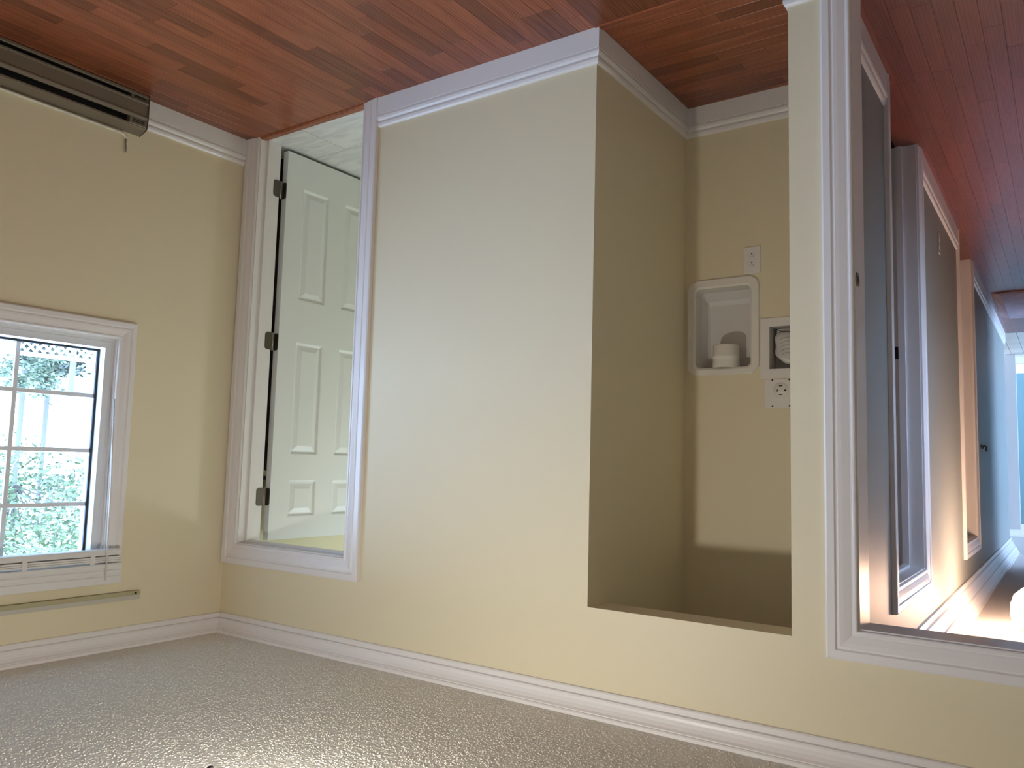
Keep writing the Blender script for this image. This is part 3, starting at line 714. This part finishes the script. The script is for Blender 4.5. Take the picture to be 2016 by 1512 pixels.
def bagmesh(x0, x1, z0, z1, y, d, n=12):
    vs = []; fs = []
    for s in (0, 1):
        for i in range(n + 1):
            for j in range(n + 1):
                u, v = i / n, j / n
                ex = (1 - (2 * abs(v - .5)) ** 4 * .35)
                cx = (x0 + x1) / 2
                x = cx + (u - .5) * (x1 - x0) * ex + .004 * math.sin(v * 9)
                z = z0 + v * (z1 - z0) * (1 - .18 * (abs(u - .5) * 2) ** 3)
                bul = max(0, (1 - (2 * u - 1) ** 4)) * max(0, (1 - (2 * v - 1) ** 4))
                yy = y + (-1 if s == 0 else 1) * (d * bul + .0006) + .0025 * math.sin(u * 13 + v * 8) * bul
                vs.append((x, yy, z))
    m = (n + 1) ** 2
    for s in (0, 1):
        for i in range(n):
            for j in range(n):
                a = s * m + i * (n + 1) + j; fs.append((a, a + 1, a + n + 2, a + n + 1))
    for i in range(n):
        for a, c in ((i * (n + 1), (i + 1) * (n + 1)), (i * (n + 1) + n, (i + 1) * (n + 1) + n), (i, i + 1), (n * (n + 1) + i, n * (n + 1) + i + 1)): fs.append((a, c, m + c, m + a))
    return MB().add(vs, fs, True)
pou = bagmesh(-2.575, -2.434, 1.036, 1.176, YA + .042, .012).build('pouch', 'bag_paper', bag)
for k in range(5):
    z = 1.062 + k * .016
    MB().tube([(-2.458 - .002 * k, YA + .0275, z + .012), (-2.475, YA + .0265, z + .004), (-2.505, YA + .0265, z + .001), (-2.54, YA + .0275, z + .006)], .0013, 6).build('fold', 'bag_fold', pou)
MB().tube([(-2.437, YA + .050, 1.03), (-2.445, YA + .028, 1.030), (-2.47, YA + .022, 1.040), (-2.51, YA + .022, 1.044), (-2.55, YA + .03, 1.04)], .0018, 6).build('drawstring', 'wire_black', bag)

# dryer receptacle
do = thing('dryer_receptacle', (-2.472, YA, 1.30), 'white four slot dryer receptacle above the washer supply box', 'outlet')
dop = MB().box(-2.540, -2.404, YA - .004, YA, 1.2395, 1.3600, .002).build('cover_plate', 'plastic_white', do)
dos = MB().lathe([(0, -.003), (.031, -.003), (.033, 0)], (-2.472, YA - .004, 1.287), 28, 'y').build('socket_face', 'plastic_white', do)
for z in (1.269, 1.305): MB().box(-2.479, -2.465, YA - .0078, YA - .0066, z - .002, z + .002).build('slot', 'slot_black', dos)
MB().box(-2.4600, -2.4565, YA - .0078, YA - .0066, 1.283, 1.292).build('slot', 'slot_black', dos)
MB().box(-2.4600, -2.4525, YA - .0078, YA - .0066, 1.2885, 1.292).build('slot', 'slot_black', dos)
MB().lathe([(0, -.0006), (.0042, -.0006), (.0042, .0006)], (-2.4905, YA - .0072, 1.288), 14, 'y').build('ground_hole', 'slot_black', dos)
for x in (-2.4375, -2.5065):
    for z in (1.2445, 1.3515): MB().lathe([(0, -.0012), (.0036, -.0012), (.0036, .0006)], (x, YA - .0040, z), 12, 'y').build('screw', 'slot_black', dop)

# ------------------------------------------------------------------ room ceiling light: exposed bulb with pull chain
LX, LY = -1.955, -1.36
cl = thing('ceiling_light', (LX, LY, H), 'ceiling light with exposed bulb and dark pull chain knob above the room', 'ceiling light')
MB().lathe([(0, -.028), (.030, -.028), (.052, -.016), (.058, -.004), (.058, 0)], (LX, LY, H), 32).build('canopy', 'plastic_white', cl)
MB().lathe([(0, -.052), (.016, -.052), (.018, -.028), (.0, -.028)], (LX, LY, H), 20).build('socket', 'plastic_white', cl)
MB().lathe([(0, -.118), (.014, -.115), (.026, -.105), (.031, -.088), (.027, -.072), (.016, -.058), (.013, -.052)], (LX, LY, H), 24).build('bulb', 'bulb_glow', cl)
MB().tube([(LX + .05, LY, H - .012), (LX + .072, LY, H - .05), (LX + .075, LY, H - .142)], .0012, 6).build('pull_chain', 'bronze_dark', cl)
MB().lathe([(0, -.163), (.006, -.161), (.009, -.155), (.007, -.147), (.002, -.142)], (LX + .075, LY, H), 14).build('knob', 'bronze_dark', cl)

# hall ceiling bowl
hx_, hy_, _ = hall((-3.335, 2.80, 0))
hl = thing('hall_ceiling_light', (hx_, hy_, H), 'glowing glass bowl ceiling light with gold base in hall', 'ceiling light')
MB().lathe([(0, -.035), (.120, -.035), (.135, -.025), (.135, -.004), (.125, 0)], (hx_, hy_, H), 36).build('base', 'gold_metal', hl)
MB().lathe([(0, -.255), (.06, -.252), (.125, -.238), (.165, -.200), (.182, -.150), (.186, -.095), (.172, -.050), (.118, -.036)], (hx_, hy_, H), 40).build('glass_bowl', 'bowl_glow', hl)
# bathroom ceiling dome
vl = thing('bath_ceiling_light', (-.95, 1.25, H), 'white dome ceiling light in the bathroom', 'ceiling light')
MB().lathe([(0, -.012), (.130, -.012), (.135, 0)], (-.95, 1.25, H), 32).build('base', 'plastic_white', vl)
MB().lathe([(0, -.095), (.05, -.09), (.09, -.07), (.115, -.04), (.122, -.012)], (-.95, 1.25, H), 32).build('dome', 'vanity_glow', vl)

# ------------------------------------------------------------------ hall details
sw = thing('hall_outlet', hall((HW, 2.57, .31)), 'small worn outlet plate low on the hall wall', 'outlet')
swp = MB(hall).box(HW - .005, HW, 2.535, 2.605, .25, .365, .001).build('cover_plate', 'plate_grey', sw)
for z in (.285, .330): MB(hall).box(HW - .0065, HW - .005, 2.555, 2.585, z - .010, z + .010).build('socket_face', 'plastic_white', swp)
hk = thing('wall_hook', hall((HW, 4.92, 1.41)), 'small black key hook on the far hall wall', 'hook')
MB(hall).box(HW - .006, HW, 4.86, 4.98, 1.37, 1.385, .001).build('rail', 'black_metal', hk)
for y in (4.87, 4.92, 4.97): MB(hall).tube([(HW - .006, y, 1.40), (HW - .02, y, 1.375), (HW - .032, y, 1.385), (HW - .034, y, 1.42)], .004, 6).build('prong', 'black_metal', hk)
# fringed rug at the far end
rug = thing('fringed_rug', hall((-3.35, 6.4, 0)), 'mauve fringed rug on the floor at the far end of hall', 'rug')
MB(hall).box(-3.70, -2.985, 5.72, 7.05, .0005, .020, .004).build('pile', 'rug_body', rug)
fr = MB(hall)
for i in range(60):
    y = 5.735 + i * .0220; j = random.uniform(-.012, .012)
    fr.tube([(-2.986, y, .014), (-2.955, y + j * .5, .010), (-2.915 + random.uniform(-.01, .01), y + j, .006)], .0055, 5)
fr.build('fringe', 'rug_fringe', rug, kind='stuff')

# ------------------------------------------------------------------ garden outside the window
MB().box(.4, 40, -20, 30, -1.0, -.9).build('ground', 'lawn', label='lawn outside the window', cat='lawn', kind=S)
fe = thing('lattice_fence', (6.0, 1.9, -.9), 'white lattice topped fence out in the bright garden', 'fence')
for i in range(16):
    y = .2 + i * .25
    MB().box(6.02, 6.04, y + .003, y + .247, -.9, .30).build('board', 'fence_white', fe)
for i in range(44):
    y = .2 + i * .092
    for s in (-1, 1):
        c = Vector((6.03 + s * .006, y, .43)); d = Vector((0, s * .7071, .7071)); n = Vector((0, -.7071 * s, .7071)) if s > 0 else Vector((0, .7071, .7071))
        n = Vector((1, 0, 0)).cross(d); L = .17; w_ = .012
        vs = [c + d * (a * L) + n * (q * w_) + Vector((e * .004, 0, 0)) for e in (-1, 1) for a, q in ((-1, -1), (1, -1), (1, 1), (-1, 1))]
        MB().add(vs, [(0, 1, 2, 3), (4, 7, 6, 5), (0, 4, 5, 1), (1, 5, 6, 2), (2, 6, 7, 3), (3, 7, 4, 0)]).build('lath', 'fence_white', fe)
MB().box(6.0, 6.06, .15, 4.25, .54, .58).build('top_rail', 'fence_white', fe)
MB().box(6.0, 6.06, .15, 4.25, .28, .31).build('middle_rail', 'fence_white', fe)
MB().box(6.25, 6.29, 2.275, 2.33, -.9, .98, .004).build('garden_post', 'post_pale', label='pale upright post behind the lattice fence', cat='post')
def tree(name, label, c, rad, n, size, mat, trunk_r, dens=1.0, cat='tree'):
    t = thing(name, (c[0], c[1], -.9), label, cat); mb = MB()
    clumps = []
    for _ in range(max(6, int(n / 160))):
        while True:
            v = Vector((random.uniform(-1, 1), random.uniform(-1, 1), random.uniform(-1, 1)))
            if v.length < 1: break
        clumps.append(Vector((c[0] + v.x * rad[0], c[1] + v.y * rad[1], c[2] + v.z * rad[2])))
    for _ in range(n):
        k = random.choice(clumps); p = k + Vector((random.gauss(0, .16), random.gauss(0, .16), random.gauss(0, .13))) * (rad[1] / 1.0)
        a = Vector((random.gauss(0, 1), random.gauss(0, 1), random.gauss(0, .5))).normalized(); bb = a.orthogonal().normalized()
        bb = Matrix.Rotation(random.uniform(0, 6.28), 3, a) @ bb; L = size * random.uniform(.7, 1.4); W = L * .42
        mb.add([p - a * L, p + bb * W, p + a * L, p - bb * W], [(0, 1, 2, 3)])
    mb.build('foliage', mat, t, kind='stuff')
    st = MB().tube([(c[0], c[1], -.9), (c[0] + .05, c[1], c[2] - rad[2] * .4), (c[0], c[1] + .05, c[2] + rad[2] * .4)], [trunk_r, trunk_r * .8, trunk_r * .3], 8)
    for k in clumps[::3]: st.tube([(c[0] + .03, c[1], c[2] - rad[2] * .5), tuple((k + Vector((c[0], c[1], c[2]))) / 2), tuple(k)], [trunk_r * .35, trunk_r * .2, trunk_r * .08], 5)
    st.build('trunk', 'bark', t)
tree('leafy_tree', 'leafy green tree filling the upper window panes outside', (10.5, 3.65, 2.75), (1.3, 1.7, 1.15), 6000, .055, 'leaf_green', .05)
tree('leafy_tree', 'sparser tree outside behind the window to the right of leafy tree', (14.5, 5.9, 3.6), (1.2, 1.6, 1.4), 3000, .06, 'leaf_bluegreen', .06)
tree('garden_bush', 'rounded bush outside beside the lattice fence', (7.4, 2.42, .62), (.22, .40, .30), 1500, .032, 'leaf_bluegreen', .02, cat='bush')
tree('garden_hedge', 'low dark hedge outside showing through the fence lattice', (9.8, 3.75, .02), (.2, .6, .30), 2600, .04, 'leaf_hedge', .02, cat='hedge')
